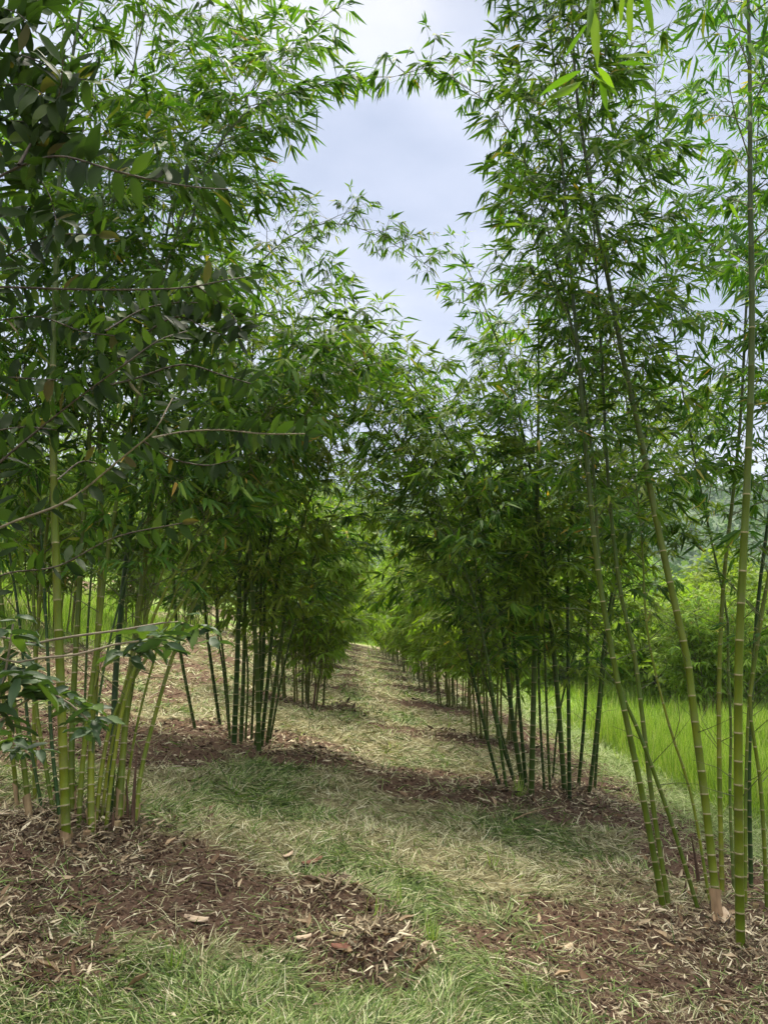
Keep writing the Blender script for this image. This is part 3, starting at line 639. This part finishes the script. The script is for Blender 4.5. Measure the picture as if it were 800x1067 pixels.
# ------------------------------------------------------------------ foreground broadleaf tree
def broad_tree():
    b = np.array((-2.3, 1.55)); bz = gz(*b)
    root = empty('broadleaf_tree', (b[0], b[1], bz), label='dark broadleaf tree reaching in from the left with rows of oval leaves', category='tree')
    o_ = np.array(root.location)
    top = o_ + (.25, .1, 3.9)
    P = smooth_path(np.array([o_ - (0, 0, .05), o_ + (.03, 0, 1.0), o_ + (.1, .04, 2.0), o_ + (.12, .08, 3.0), top]), .1)
    V, T = tubes([(P - o_, .06, .02)], 10)
    link('trunk', tri_mesh('trunk', V, T, [M['bark']], smooth=True), root)
    rg = np.random.default_rng(8)
    # every branch: start height on trunk, traced pixels, depth, leaf length, spacing px-ish, thick, bark
    BR = [
     (2.6, [(-60, 215), (0, 184), (30, 170), (65, 163), (120, 178), (170, 190), (215, 196), (238, 197)], 2.1, (.105, .14), .040, .008, 'bark', .5),
     (2.6, [(20, 172), (38, 140), (48, 118), (62, 100), (66, 62)], 2.1, (.10, .14), .035, .005, 'bark', .9),
     (3.0, [(-60, 60), (0, 55), (30, 60), (70, 78), (92, 84)], 2.2, (.10, .14), .032, .005, 'bark', .9),
     (3.4, [(-70, 10), (-10, 8), (15, 12), (30, 24)], 2.2, (.10, .13), .030, .005, 'bark', .9),
     (2.9, [(-60, 120), (-5, 125), (35, 128), (72, 140)], 2.15, (.10, .14), .032, .005, 'bark', .9),
     (2.3, [(-60, 285), (0, 270), (40, 250), (70, 244), (104, 245)], 2.3, (.085, .11), .034, .005, 'bark', .6),
     (2.2, [(-60, 300), (0, 299), (60, 301), (120, 302), (190, 300), (235, 292), (262, 288)], 2.2, (.075, .095), .038, .006, 'bark', .25),
     (2.2, [(205, 298), (222, 310), (240, 325), (252, 345)], 2.2, (.07, .10), .028, .003, 'bark', .8),
     (1.6, [(-60, 540), (0, 482), (50, 440), (95, 405), (130, 380), (165, 355), (195, 345)], 2.3, (.08, .115), .045, .008, 'bark', .8),
     (1.6, [(95, 405), (140, 395), (190, 380), (235, 392), (262, 400)], 2.3, (.075, .105), .032, .004, 'bark', .8),
     (1.6, [(130, 380), (150, 350), (185, 330), (220, 345), (250, 352)], 2.35, (.075, .105), .030, .004, 'bark', .8),
     (1.4, [(-60, 590), (0, 550), (70, 522), (130, 475), (160, 450), (172, 430), (180, 415)], 2.25, (.07, .10), .05, .008, 'bark_pale', .8),
     (1.4, [(155, 457), (190, 450), (230, 448), (275, 452), (318, 452)], 2.25, (.065, .085), .026, .003, 'bark_pale', .35),
     (1.4, [(150, 460), (180, 478), (215, 485), (240, 480)], 2.3, (.07, .10), .036, .003, 'bark', .8),
     (1.9, [(-60, 395), (0, 393), (40, 395), (66, 396)], 2.3, (.08, .11), .038, .004, 'bark', .7),
     (1.9, [(-60, 460), (-10, 450), (25, 445), (60, 448)], 2.4, (.08, .11), .040, .004, 'bark', .8),
     (2.8, [(-60, 150), (-10, 150), (20, 160), (50, 200), (60, 235)], 2.3, (.09, .13), .032, .005, 'bark', .9),
     (3.2, [(-60, 95), (-10, 90), (25, 88), (48, 100)], 2.15, (.10, .14), .032, .005, 'bark', .9),
     (3.6, [(-60, -20), (0, -25), (30, -10), (45, 8)], 2.3, (.10, .13), .032, .005, 'bark', .9),
     (2.4, [(-60, 240), (-10, 225), (25, 215), (55, 222)], 2.4, (.09, .12), .034, .005, 'bark', .9),
     (2.0, [(-60, 350), (-5, 335), (40, 330), (85, 345), (120, 350)], 2.35, (.075, .10), .032, .004, 'bark', .7),
     (1.9, [(110, 345), (150, 322), (190, 315), (225, 318)], 2.35, (.07, .10), .030, .003, 'bark', .7),
     (1.2, [(-60, 640), (0, 600), (60, 590), (120, 560), (190, 545)], 2.5, (.07, .10), .06, .005, 'bark', .8),
     (1.2, [(60, 500), (90, 480), (130, 500)], 2.4, (.06, .09), .05, .003, 'bark', .8),
    ]
    for (hz, px, Y, ll, gap, th, bk, wild) in BR:
        pts = [at(u, v, Y + .12 * math.sin(k * 1.1)) for k, (u, v) in enumerate(px)]
        if px[0][0] <= -60:
            k = int(np.argmin(np.abs(P[:, 2] - (o_[2] + hz)))); pts = [P[k]] + pts
        elif True:
            pass
        C = smooth_path(np.array(pts), .03); S = arclen(C)
        V, T = tubes([(C - o_, th, .0018)], 6)
        br = link('branch', tri_mesh('branch', V, T, [M[bk]], smooth=True), root)
        s = 0.0; ps = []; ds = []; side = 1
        start = S[-1] * (.2 if px[0][0] <= -60 else .05)
        s = start
        while s < S[-1]:
            p = samp(C, S, s); t = nrm(samp(C, S, s + .02) - samp(C, S, s - .02)) if s < S[-1] - .02 else nrm(C[-1] - C[-3])
            lat = np.cross(t, (0, 1., 0)); lat /= (np.linalg.norm(lat) + 1e-6)     # across the twig, mostly vertical
            oth = np.cross(t, lat)
            for side in (-1, 1):
                if rg.uniform() < .10: continue
                d = t * rg.uniform(.3, .6) + lat * side * .8 + oth * rg.normal(0, .42 * wild) + rg.normal(0, .2 * wild, 3) + np.array((0, 0, -.10))
                ps.append(p + t * rg.uniform(-.006, .006)); ds.append(d)
            s += gap * rg.uniform(.75, 1.15) * .86
        ps.append(C[-1]); ds.append(C[-1] - C[-4])
        n = len(ps); Ls = rg.uniform(ll[0], ll[1], n) * rg.uniform(.66, .88, n)
        lv, lt = emit(T_BROAD, np.array(ps) - o_, np.array(ds), Ls, Ls * rg.uniform(.33, .44, n), upref=np.tile((0, -.7, .7), (n, 1)), jit=.6, r=rg, bend=rg.uniform(-.2, 1.2, n))
        link('foliage', tri_mesh('foliage', lv, lt, [M['broad']], smooth=True), br)
broad_tree()

def sapling(bx, by, stems, label, mat='sapling', Ls=(.09, .15), seed=4):
    root = empty('broadleaf_sapling', loc(bx, by), label=label, category='sapling')
    o_ = np.array(root.location); rg = np.random.default_rng(seed)
    for (px, Y, whorls) in stems:
        pts = [o_ - (0, 0, .03)] + [at(u, v, Y) for (u, v) in px]
        C = smooth_path(np.array(pts), .05)
        V, T = tubes([(C - o_, .007, .003)], 6)
        st = link('stem', tri_mesh('stem', V, T, [M['bark_pale']], smooth=True), root)
        ps = []; ds = []; L = []
        for (u, v, n, sc_) in whorls + [(q[0] + 8, q[1] + 10, q[2], q[3] * .85) for q in whorls]:
            p = at(u, v, Y + rg.uniform(-.08, .08)); a0 = rg.uniform(0, 6)
            for k in range(n):
                a = a0 + k * 2 * math.pi / n + rg.normal(0, .2)
                ps.append(p + rg.normal(0, .012, 3)); ds.append((math.cos(a), .55 * math.sin(a), rg.uniform(-.55, .25))); L.append(rg.uniform(*Ls) * sc_ * .72)
        L = np.array(L)
        lv, lt = emit(T_BROAD, np.array(ps) - o_, np.array(ds), L, L * rg.uniform(.36, .46, len(L)), jit=.35, r=rg, bend=rg.uniform(.3, 1.6, len(L)))
        link('foliage', tri_mesh('foliage', lv, lt, [M[mat]], smooth=True), st)
sapling(-1.75, 2.9, [
    ([(-40, 830), (-5, 740), (8, 690), (14, 650)], 2.35, [(10, 695, 7, 1.2), (12, 665, 6, 1.0), (14, 715, 5, 1.25), (-10, 740, 6, 1.2), (18, 648, 3, .7)]),
    ([(-30, 800), (20, 735), (55, 722), (92, 750)], 2.4, [(40, 712, 6, 1.1), (70, 722, 6, 1.0), (92, 752, 7, .95), (98, 742, 4, .8)]),
    ([(-30, 820), (0, 790), (15, 775)], 2.5, [(14, 772, 8, .75), (24, 778, 5, .7)]),
    ([(-50, 720), (20, 690), (80, 682), (118, 672), (145, 668)], 2.3, [(126, 674, 5, 1.0), (150, 664, 6, 1.0), (168, 660, 5, .9)]),
    ([(-50, 700), (40, 670), (130, 656), (185, 648), (215, 660)], 2.5, [(188, 650, 5, .8), (213, 655, 5, .9)]),
    ], 'young sapling with drooping dull green leaves before the nearest left clump')

# ------------------------------------------------------------------ bushes beyond the field
def bush(x, y, w, h, seed, label):
    rg = np.random.default_rng(seed)
    root = empty('bush', loc(x, y), label=label, category='bush', group='bushes along the far side of the green field')
    segs = []; ps = []
    for k in range(20):
        a = rg.uniform(0, 6.28); rr = rg.uniform(.2, 1) * w; c = np.array((math.cos(a) * rr, math.sin(a) * rr, h * rg.uniform(.1, .95) * (1 - .3 * rr / w)))
        segs.append((smooth_path(np.array([(0, 0, -.05), c * (.4, .4, .5), c]), .3), .03, .008))
        n = 650; q = nrm(rg.normal(0, 1, (n, 3))) * (rg.uniform(.35, 1, (n, 1)) ** .5) * (w * .42, w * .42, h * .22)
        ps.append(c + q)
    V, T = tubes(segs, 5); link('stem', tri_mesh('stem', V, T, [M['bark']]), root)
    ps = np.concatenate(ps); n = len(ps)
    ps[:, 2] = np.abs(ps[:, 2]) + .05
    L = rg.uniform(.14, .28, n); lv, lt = emit(T_DIA, ps, rg.normal(0, 1, (n, 3)) + (0, 0, -.3), L, L * .42, jit=.7, r=rg)
    link('foliage', tri_mesh('foliage', lv, lt, [M['bush']]), root)
for k, (x, y, w, h) in enumerate([(8.3, 20.5, 1.9, 3.4), (11.0, 21.5, 2.1, 4.0), (13.6, 22.5, 2.1, 3.6), (6.6, 25, 1.9, 3.6), (16.2, 24, 2.4, 4.4), (9.6, 26, 2.2, 4.4), (7.5, 33, 2.4, 4.2)]):
    bush(x, y, w, h, 40 + k, '%s leafy green bush from the camera in the green field on the right' % ordn[k])

# ------------------------------------------------------------------ ground cover
def scatter(n, ymin, ymax, r, xspread=.62, xoff=0., xlim=(-8, 9)):
    y = ymin * (ymax / ymin) ** r.uniform(0, 1, n)
    x = (r.uniform(-1, 1, n) * xspread + xoff) * (y + .6)
    k = (x > xlim[0]) & (x < xlim[1])
    return x[k], y[k]
def gpos(x, y, dz=0.): return np.stack([x, y, H(x, y) + dz], 1)
rg = np.random.default_rng(99)
def lodscale(y): return np.clip(y / 5., .8, 4.5)
# straw and green clippings
x, y = scatter(560000, 1.7, 45, rg)
so, gr, fi = masks(x, y)
u = rg.uniform(0, 1, len(x)); keep = (u > so * .9) & (fi < .5) & (rg.uniform(0, 1, len(x)) < .35 + 1.1 * sstep(.32, .55, fbm(x * 4.5, y * 4.5, 45)))
x, y, gr, so = x[keep], y[keep], gr[keep], so[keep]
isg = rg.uniform(0, 1, len(x)) < (gr * .50 + .15)
for nm, sel, mat, lab in (('cut_grass', isg, 'grass', 'green cut grass lying along the path'), ('straw', ~isg, 'straw', 'pale dried grass clippings strewn over the path')):
    X, Y = x[sel], y[sel]; n = len(X); a = 6.28 * vn(X * 3, Y * 3, 61) * 1.5 + rg.normal(0, .9, n)
    stand = rg.uniform(0, 1, n) < (.12 if nm == 'cut_grass' else .03)
    D = np.stack([np.cos(a), np.sin(a), np.where(stand, rg.uniform(.4, 1.6, n), rg.uniform(-.1, .45, n))], 1)
    ls = lodscale(Y); L = rg.uniform(.05, .15, n) * (.75 + .25 * ls); W = rg.uniform(.0028, .0066, n) * ls * (1.3 if nm == 'cut_grass' else 1)
    lv, lt = emit(T_BLADE, gpos(X, Y, rg.uniform(0, .02, n)), D, L, W, jit=.5, r=rg, bend=rg.uniform(-.6, 1.5, n))
    link(nm, tri_mesh(nm, lv, lt, [M[mat]]), kind='stuff', label=lab, category='grass')
# dry leaves on soil
x, y = scatter(420000, 1.7, 40, rg, xlim=(-8, 6))
so, gr, fi = masks(x, y)
heap = np.zeros(len(x))
for (cx, cy, r_, h_) in HEAPS: heap = np.maximum(heap, np.exp(-((x - cx) ** 2 + (y - cy) ** 2) / (r_ * r_ * .7)))
for (cx, cy) in ROW_R + ROW_L: heap = np.maximum(heap, .8 * np.exp(-((x - cx) ** 2 + (y - cy) ** 2) / .45))
pr = so * (.13 + .55 * sstep(.48, .7, fbm(x * 2.2, y * 2.2, 88))) + heap * .85 + .03
keep = (rg.uniform(0, 1, len(x)) < pr) & (fi < .6); x, y, heap = x[keep], y[keep], heap[keep]; n = len(x)
a = rg.uniform(0, 6.28, n); D = np.stack([np.cos(a), np.sin(a), rg.uniform(-.1, .25, n) + heap * rg.uniform(-.1, .5, n)], 1)
ls = lodscale(y); L = (.010 + .065 * rg.uniform(0, 1, n) ** 2.4) * (.8 + .2 * ls) * (1 + .5 * heap); W = L * rg.uniform(.07, .2, n) * np.clip(ls, 1, 2)
lv, lt = emit(T_BAM, gpos(x, y, rg.uniform(.002, .02, n) + heap * rg.uniform(0, .04, n)), D, L, W, jit=.5, r=rg, bend=rg.uniform(-2, 2.5, n))
link('leaf_litter', tri_mesh('leaf_litter', lv, lt, [M['litter']]), kind='stuff', label='dry brown bamboo leaves scattered over bare soil', category='leaf litter')
# bigger sheath pieces
x, y = scatter(9000, 1.8, 22, rg, xlim=(-6, 5)); so, gr, fi = masks(x, y)
hp = np.zeros(len(x))
for (cx, cy, r_, h_) in HEAPS: hp = np.maximum(hp, np.exp(-((x - cx) ** 2 + (y - cy) ** 2) / (r_ * r_ * .8)))
for (cx, cy) in ROW_R[:4] + ROW_L[:4]: hp = np.maximum(hp, 1.0 * np.exp(-((x - cx) ** 2 + (y - cy) ** 2) / .4))
keep = (rg.uniform(0, 1, len(x)) < so * .03 + hp * .5) & (fi < .5); x, y = x[keep], y[keep]; n = len(x)
a = rg.uniform(0, 6.28, n); D = np.stack([np.cos(a), np.sin(a), rg.uniform(-.1, .45, n)], 1); L = rg.uniform(.04, .11, n)
lv, lt = emit(T_SHEATH, gpos(x, y, .015), D, L, L * rg.uniform(.18, .42, n), jit=.5, r=rg)
M['sheaths'] = leaf_mat('fallen_sheath', [(0, (.08, .048, .028)), (.35, (.19, .12, .07)), (.7, (.35, .25, .15)), (1, (.5, .40, .26))], .8, .08, tcol=(1, .9, .8), clump=False, spec=.15)
link('fallen_sheaths', tri_mesh('fallen_sheaths', lv, lt, [M['sheaths']], smooth=True), kind='stuff', label='curled tan culm sheaths lying around the bamboo bases', category='leaf litter')
# soil crumbs
x, y = scatter(60000, 1.8, 16, rg, xlim=(-6, 5)); so, gr, fi = masks(x, y)
keep = rg.uniform(0, 1, len(x)) < so * .8; x, y = x[keep], y[keep]; n = len(x)
a = rg.uniform(0, 6.28, n); D = np.stack([np.cos(a), np.sin(a), rg.uniform(.2, 1.2, n)], 1); L = rg.uniform(.008, .028, n)
T_CL = (np.array([(0, -.4, -.2), (0, .4, -.2), (.9, .4, -.15), (.9, -.4, -.2), (.45, .05, .5), (.4, 0, -.5)]), np.array([(0, 1, 4), (1, 2, 4), (2, 3, 4), (3, 0, 4), (1, 0, 5), (2, 1, 5), (3, 2, 5), (0, 3, 5)]))
lv, lt = emit(T_CL, gpos(x, y, .0), D, L, L, jit=.5, r=rg)
M['crumb'] = leaf_mat('soil_crumb', [(0, (.048, .029, .018)), (.7, (.10, .061, .040)), (1, (.17, .115, .08))], .95, .0, clump=False, spec=.1)
link('soil_crumbs', tri_mesh('soil_crumbs', lv, lt, [M['crumb']]), kind='stuff', label='dark red-brown crumbs of loosened soil', category='soil')
# tall field grass
parts = []
for (n0, ya, yb, xa, xb) in ((150000, 6, 16, 3.8, 12), (150000, 12, 60, 3.8, 40), (90000, 9, 30, -16, -4), (16000, 49, 75, -5, 5)):
    y = ya * (yb / ya) ** rg.uniform(0, 1, n0); x = xa + (xb - xa) * rg.uniform(0, 1, n0)
    so, gr, fi = masks(x, y); keep = (rg.uniform(0, 1, n0) < fi) & (np.abs(x / y) < .85); x, y = x[keep], y[keep]; n = len(x)
    a = rg.uniform(0, 6.28, n); t = rg.uniform(.15, .9, n); D = np.stack([np.cos(a) * t, np.sin(a) * t, np.ones(n)], 1)
    L = rg.uniform(.12, .42, n) * (.35 + .9 * vn(x * 1.3, y * 1.3, 5) + .7 * sstep(.55, .8, vn(x * .45, y * .45, 6))); W = rg.uniform(.005, .009, n) * np.clip(y / 8, 1, 4)
    lv, lt = emit(T_BLADE, gpos(x, y, -.01), D, L, W, upref=np.stack([np.cos(a), np.sin(a), np.zeros(n)], 1), jit=.3, r=rg, bend=rg.uniform(.5, 2, n))
    parts.append((lv, lt, 0))
V, T, _ = merge(parts)
link('field_grass', tri_mesh('field_grass', V, T, [M['field']]), kind='stuff', label='tall bright green grass of the field beyond the bamboo rows', category='grass')

# far wooded hillside
n = 90000; rr = rg.uniform(130, 560, n); th = rg.uniform(-.85, .85, n)
x, y = rr * np.sin(th), rr * np.cos(th); k = fbm(x / 22, y / 22, 14) > .40; x, y, rr = x[k], y[k], rr[k]; n = len(x)
L = rg.uniform(1.4, 3.4, n) * (rr / 350) ** .5
lv, lt = emit(T_DIA, gpos(x, y, rg.uniform(0, 7, n) * (.4 + vn(x / 7, y / 7, 9))), rg.normal(0, 1, (n, 3)), L, L * .8, jit=.8, r=rg)
M['wood'] = leaf_mat('far_wood_leaf', [(0, (.03, .07, .02)), (.6, (.06, .12, .03)), (1, (.11, .17, .04))], clump=False)
link('far_wood', tri_mesh('far_wood', lv, lt, [M['wood']]), kind='stuff', label='wooded hillside far beyond the bamboo', category='wood')

n0 = 45000; y = 6 * (9) ** rg.uniform(0, 1, n0); x = 4.2 + rg.normal(0, .42, n0)
k = x < 5.6; x, y = x[k], y[k]; n = len(x); a = rg.uniform(0, 6.28, n)
D = np.stack([np.cos(a) - .5, np.sin(a), rg.uniform(-.05, .7, n)], 1); L = rg.uniform(.1, .32, n)
lv, lt = emit(T_BLADE, gpos(x, y, rg.uniform(0, .05, n)), D, L, rg.uniform(.004, .008, n) * np.clip(y / 8, 1, 3), jit=.4, r=rg, bend=rg.uniform(.2, 2, n))
M['edge'] = leaf_mat('field_edge_grass', [(0, (.10, .15, .04)), (.5, (.22, .30, .10)), (1, (.42, .44, .24))], .7, .25, clump=False, spec=.15)
link('matted_grass', tri_mesh('matted_grass', lv, lt, [M['edge']]), kind='stuff', label='pale matted grass along the edge of the field', category='grass')
# individual weeds, sticks, bark
def tuft(u, v, n, L, seed, label, spread=.5):
    rg = np.random.default_rng(seed); b = ground_at(u, v)
    a = rg.uniform(0, 6.28, n); t = rg.uniform(.1, spread, n) * 2
    D = np.stack([np.cos(a) * t, np.sin(a) * t, np.ones(n)], 1); LL = rg.uniform(.5, 1, n) * L
    lv, lt = emit(T_BLADE, rg.normal(0, .012, (n, 3)) * (1, 1, 0), D, LL, rg.uniform(.006, .010, n), upref=np.stack([np.cos(a), np.sin(a), np.zeros(n)], 1), jit=.2, r=rg, bend=rg.uniform(.5, 1.8, n))
    o = link('grass_tuft', tri_mesh('grass_tuft', lv, lt, [M['field']]), label=label, category='grass tuft', group='green weed tufts sprouting on the path'); o.location = b
tuft(414, 945, 7, .22, 1, 'upright thin green grass shoot in the middle of the path beside the mulch heap', .25)
tuft(452, 985, 16, .16, 2, 'bushy fresh green weed tuft low in the centre of the path', .6)
tuft(388, 962, 6, .17, 3, 'splayed green grass blades growing out of the mulch heap', .9)
tuft(180, 1015, 9, .15, 4, 'green grass tuft with a tall blade at the bottom left of the path', .4)
tuft(553, 1042, 8, .12, 6, 'small green tuft at the bottom edge right of centre', .5)
tuft(540, 830, 40, .22, 7, 'low green weed cushion at the foot of the second right clump', .8)
tuft(512, 905, 10, .14, 8, 'sparse green sprout right of centre where grass meets bare soil', .5)

def stick(px, r, label, mat='deadwood', name='fallen_stick', lift=.02):
    pts = [ground_at(u, v) + (0, 0, lift) for (u, v) in px]; b = pts[0].copy()
    C = smooth_path(np.array(pts), .05)
    C[:, 2] = np.maximum(C[:, 2], H(C[:, 0], C[:, 1]) + r)
    V, T = tubes([(C - b, r, r * .5)], 6); o = link(name, tri_mesh(name, V, T, [M[mat]], smooth=True), label=label, category='stick'); o.location = b
stick([(622, 1000), (665, 1018), (705, 1038), (735, 1052)], .007, 'long thin dark stick lying on the grass at the bottom right', lift=.03)
stick([(748, 985), (775, 975), (800, 992)], .012, 'tan fallen culm piece lying at the foot of the nearest right clump', 'sheath')
stick([(208, 925), (232, 928), (250, 931)], .009, 'short dark twig lying on bare soil in front of the nearest left clump')
stick([(640, 826), (650, 822), (655, 815)], .02, 'black curved stub on the litter right of the second right clump', lift=.03)
stick([(535, 860), (555, 852), (585, 846)], .008, 'pale dry stick poking from the mulch heap before the second right clump', 'sheath', lift=.05)
def bark(u, v, L, W, az, mat, label, seed):
    rg = np.random.default_rng(seed); b = ground_at(u, v)
    n = 9; V = []
    for i in range(n):
        t = i / (n - 1) - .5
        w = W * (1 - (abs(t) * 2) ** 3 * .6) * rg.uniform(.85, 1.1)
        for j in range(7):
            q = j / 6 - .5; V.append((t * L, q * w, .018 + .8 * W * (.25 - q * q) + rg.normal(0, .001) + .03 * t * t))
    V = np.array(V); Vb = V - (0, 0, .005); Q = []; m = n * 7
    for i in range(n - 1):
        for j in range(6):
            a = i * 7 + j; Q += [(a, a + 7, a + 8, a + 1), (m + a, m + a + 1, m + a + 8, m + a + 7)]
    for i in range(n - 1):
        Q += [(i * 7, m + i * 7, m + i * 7 + 7, i * 7 + 7), (i * 7 + 6, i * 7 + 13, m + i * 7 + 13, m + i * 7 + 6)]
    for j in range(6):
        Q += [(j, j + 1, m + j + 1, m + j), (m - 7 + j, 2 * m - 7 + j, 2 * m - 6 + j, m - 6 + j)]
    o = link('culm_sheath', tri_mesh('culm_sheath', np.vstack([V, Vb]), None, [mat], smooth=True, quads=np.array(Q)), label=label, category='dry sheath', group='large dry sheaths lying on the ground')
    o.location = b; o.rotation_euler = (0, 0, az)
M['redbark'] = solid('red_sheath', (.13, .05, .03), (.24, .11, .07), .75, 40, (.2, 1, 1), .4)
M['palebark'] = solid('pale_sheath', (.42, .30, .19), (.58, .46, .33), .75, 40, (.2, 1, 1), .4)
bark(358, 994, .12, .05, .1, M['redbark'], 'red-brown curled sheath piece lying on the grass below the mulch heap', 1)
bark(315, 982, .09, .035, .2, M['palebark'], 'pale tan sheath scrap on green grass left of the red-brown piece', 2)
bark(205, 962, .13, .05, -.3, M['palebark'], 'pale orange sheath with a folded tip at the edge of the left soil patch', 3)
bark(590, 992, .08, .05, .5, M['palebark'], 'flat pale sheath scrap on grass just left of the right soil patch', 4)
bark(325, 902, .16, .05, .7, M['redbark'], 'brown sheath standing out at the left side of the central mulch heap', 5)
bark(355, 978, .10, .035, .1, M['sheath'], 'tan-brown sheath strip just above the red-brown piece', 6)
bark(215, 845, .13, .05, .4, M['redbark'], 'rust coloured sheath on the litter right of the nearest left clump', 7)
bark(755, 960, .22, .08, 1.2, M['palebark'], 'large pale sheath leaning at the foot of the nearest right clump', 8)
bark(300, 895, .1, .03, 1.0, M['palebark'], 'narrow pale sheath in the litter left of the central mulch heap', 9)

# ------------------------------------------------------------------ sky, sun, air
SUN_EL, SUN_AZ = R(62), R(2)      # azimuth from +Y towards +X
w = bpy.data.worlds.new('World'); sc.world = w; w.use_nodes = True
nt = w.node_tree; L = nt.links.new; nt.nodes.clear()
wo = nt.nodes.new('ShaderNodeOutputWorld'); bg = nt.nodes.new('ShaderNodeBackground'); bg.inputs[1].default_value = .1
sky = nt.nodes.new('ShaderNodeTexSky'); sky.sky_type = 'NISHITA'; sky.sun_disc = False; sky.sun_elevation = SUN_EL; sky.sun_rotation = SUN_AZ
tc = nt.nodes.new('ShaderNodeTexCoord'); mp = nt.nodes.new('ShaderNodeMapping'); mp.inputs['Scale'].default_value = (1, 1, 2.2); L(tc.outputs['Generated'], mp.inputs[0])
nz = nt.nodes.new('ShaderNodeTexNoise'); nz.inputs['Scale'].default_value = 2.2; nz.inputs['Detail'].default_value = 7; nz.inputs['Roughness'].default_value = .5; L(mp.outputs[0], nz.inputs['Vector'])
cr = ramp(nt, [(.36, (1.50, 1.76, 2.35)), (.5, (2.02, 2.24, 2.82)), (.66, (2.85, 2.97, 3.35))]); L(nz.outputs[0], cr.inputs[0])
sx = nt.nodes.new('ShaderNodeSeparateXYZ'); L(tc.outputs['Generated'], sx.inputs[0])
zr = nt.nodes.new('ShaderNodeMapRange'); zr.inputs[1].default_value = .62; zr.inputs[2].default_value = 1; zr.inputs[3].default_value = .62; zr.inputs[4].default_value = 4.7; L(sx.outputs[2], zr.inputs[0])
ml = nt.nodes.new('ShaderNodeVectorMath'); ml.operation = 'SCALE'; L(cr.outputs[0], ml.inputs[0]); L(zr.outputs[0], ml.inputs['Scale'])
mx = nt.nodes.new('ShaderNodeMix'); mx.data_type = 'RGBA'; mx.inputs[0].default_value = .97; L(sky.outputs[0], mx.inputs[6])
zw = nt.nodes.new('ShaderNodeMapRange'); zw.inputs[1].default_value = .55; zw.inputs[2].default_value = .85; L(sx.outputs[2], zw.inputs[0])
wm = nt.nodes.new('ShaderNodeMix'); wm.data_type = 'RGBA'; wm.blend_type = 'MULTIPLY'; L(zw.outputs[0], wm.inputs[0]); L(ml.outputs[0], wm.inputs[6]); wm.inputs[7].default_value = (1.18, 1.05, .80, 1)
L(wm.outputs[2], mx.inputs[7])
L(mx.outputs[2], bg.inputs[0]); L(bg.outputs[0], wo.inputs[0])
sl = bpy.data.lights.new('sun', 'SUN'); sl.energy = 1.5; sl.angle = R(22); sl.color = (1, .92, .78)
so_ = bpy.data.objects.new('sun', sl); COL.objects.link(so_)
sd = Vector((math.sin(SUN_AZ) * math.cos(SUN_EL), math.cos(SUN_AZ) * math.cos(SUN_EL), math.sin(SUN_EL)))
so_.rotation_euler = sd.to_track_quat('Z', 'Y').to_euler()

# air
import bmesh
bm = bmesh.new(); bmesh.ops.create_cube(bm, size=1); hm = bpy.data.meshes.new('haze'); bm.to_mesh(hm); bm.free()
hz = link('haze', hm, kind='stuff', label='thin pale daylight haze in the air', category='haze'); hz.scale = (2200, 2200, 190); hz.location = (0, 0, 50)
m_, nt_, out_ = newmat('haze_air'); pv = nt_.nodes.new('ShaderNodeVolumePrincipled'); pv.inputs['Color'].default_value = (.8, .88, 1, 1); pv.inputs['Density'].default_value = .00035; pv.inputs['Anisotropy'].default_value = 0
nt_.links.new(pv.outputs[0], out_.inputs['Volume']); hm.materials.append(m_)
vs = sc.view_settings
vs.view_transform = 'Standard'; vs.look = 'None'; vs.exposure = 2.33; vs.gamma = 1; vs.use_curve_mapping = False
sc.cycles.max_bounces = 8; sc.cycles.diffuse_bounces = 6; sc.cycles.transmission_bounces = 6; sc.cycles.transparent_max_bounces = 4
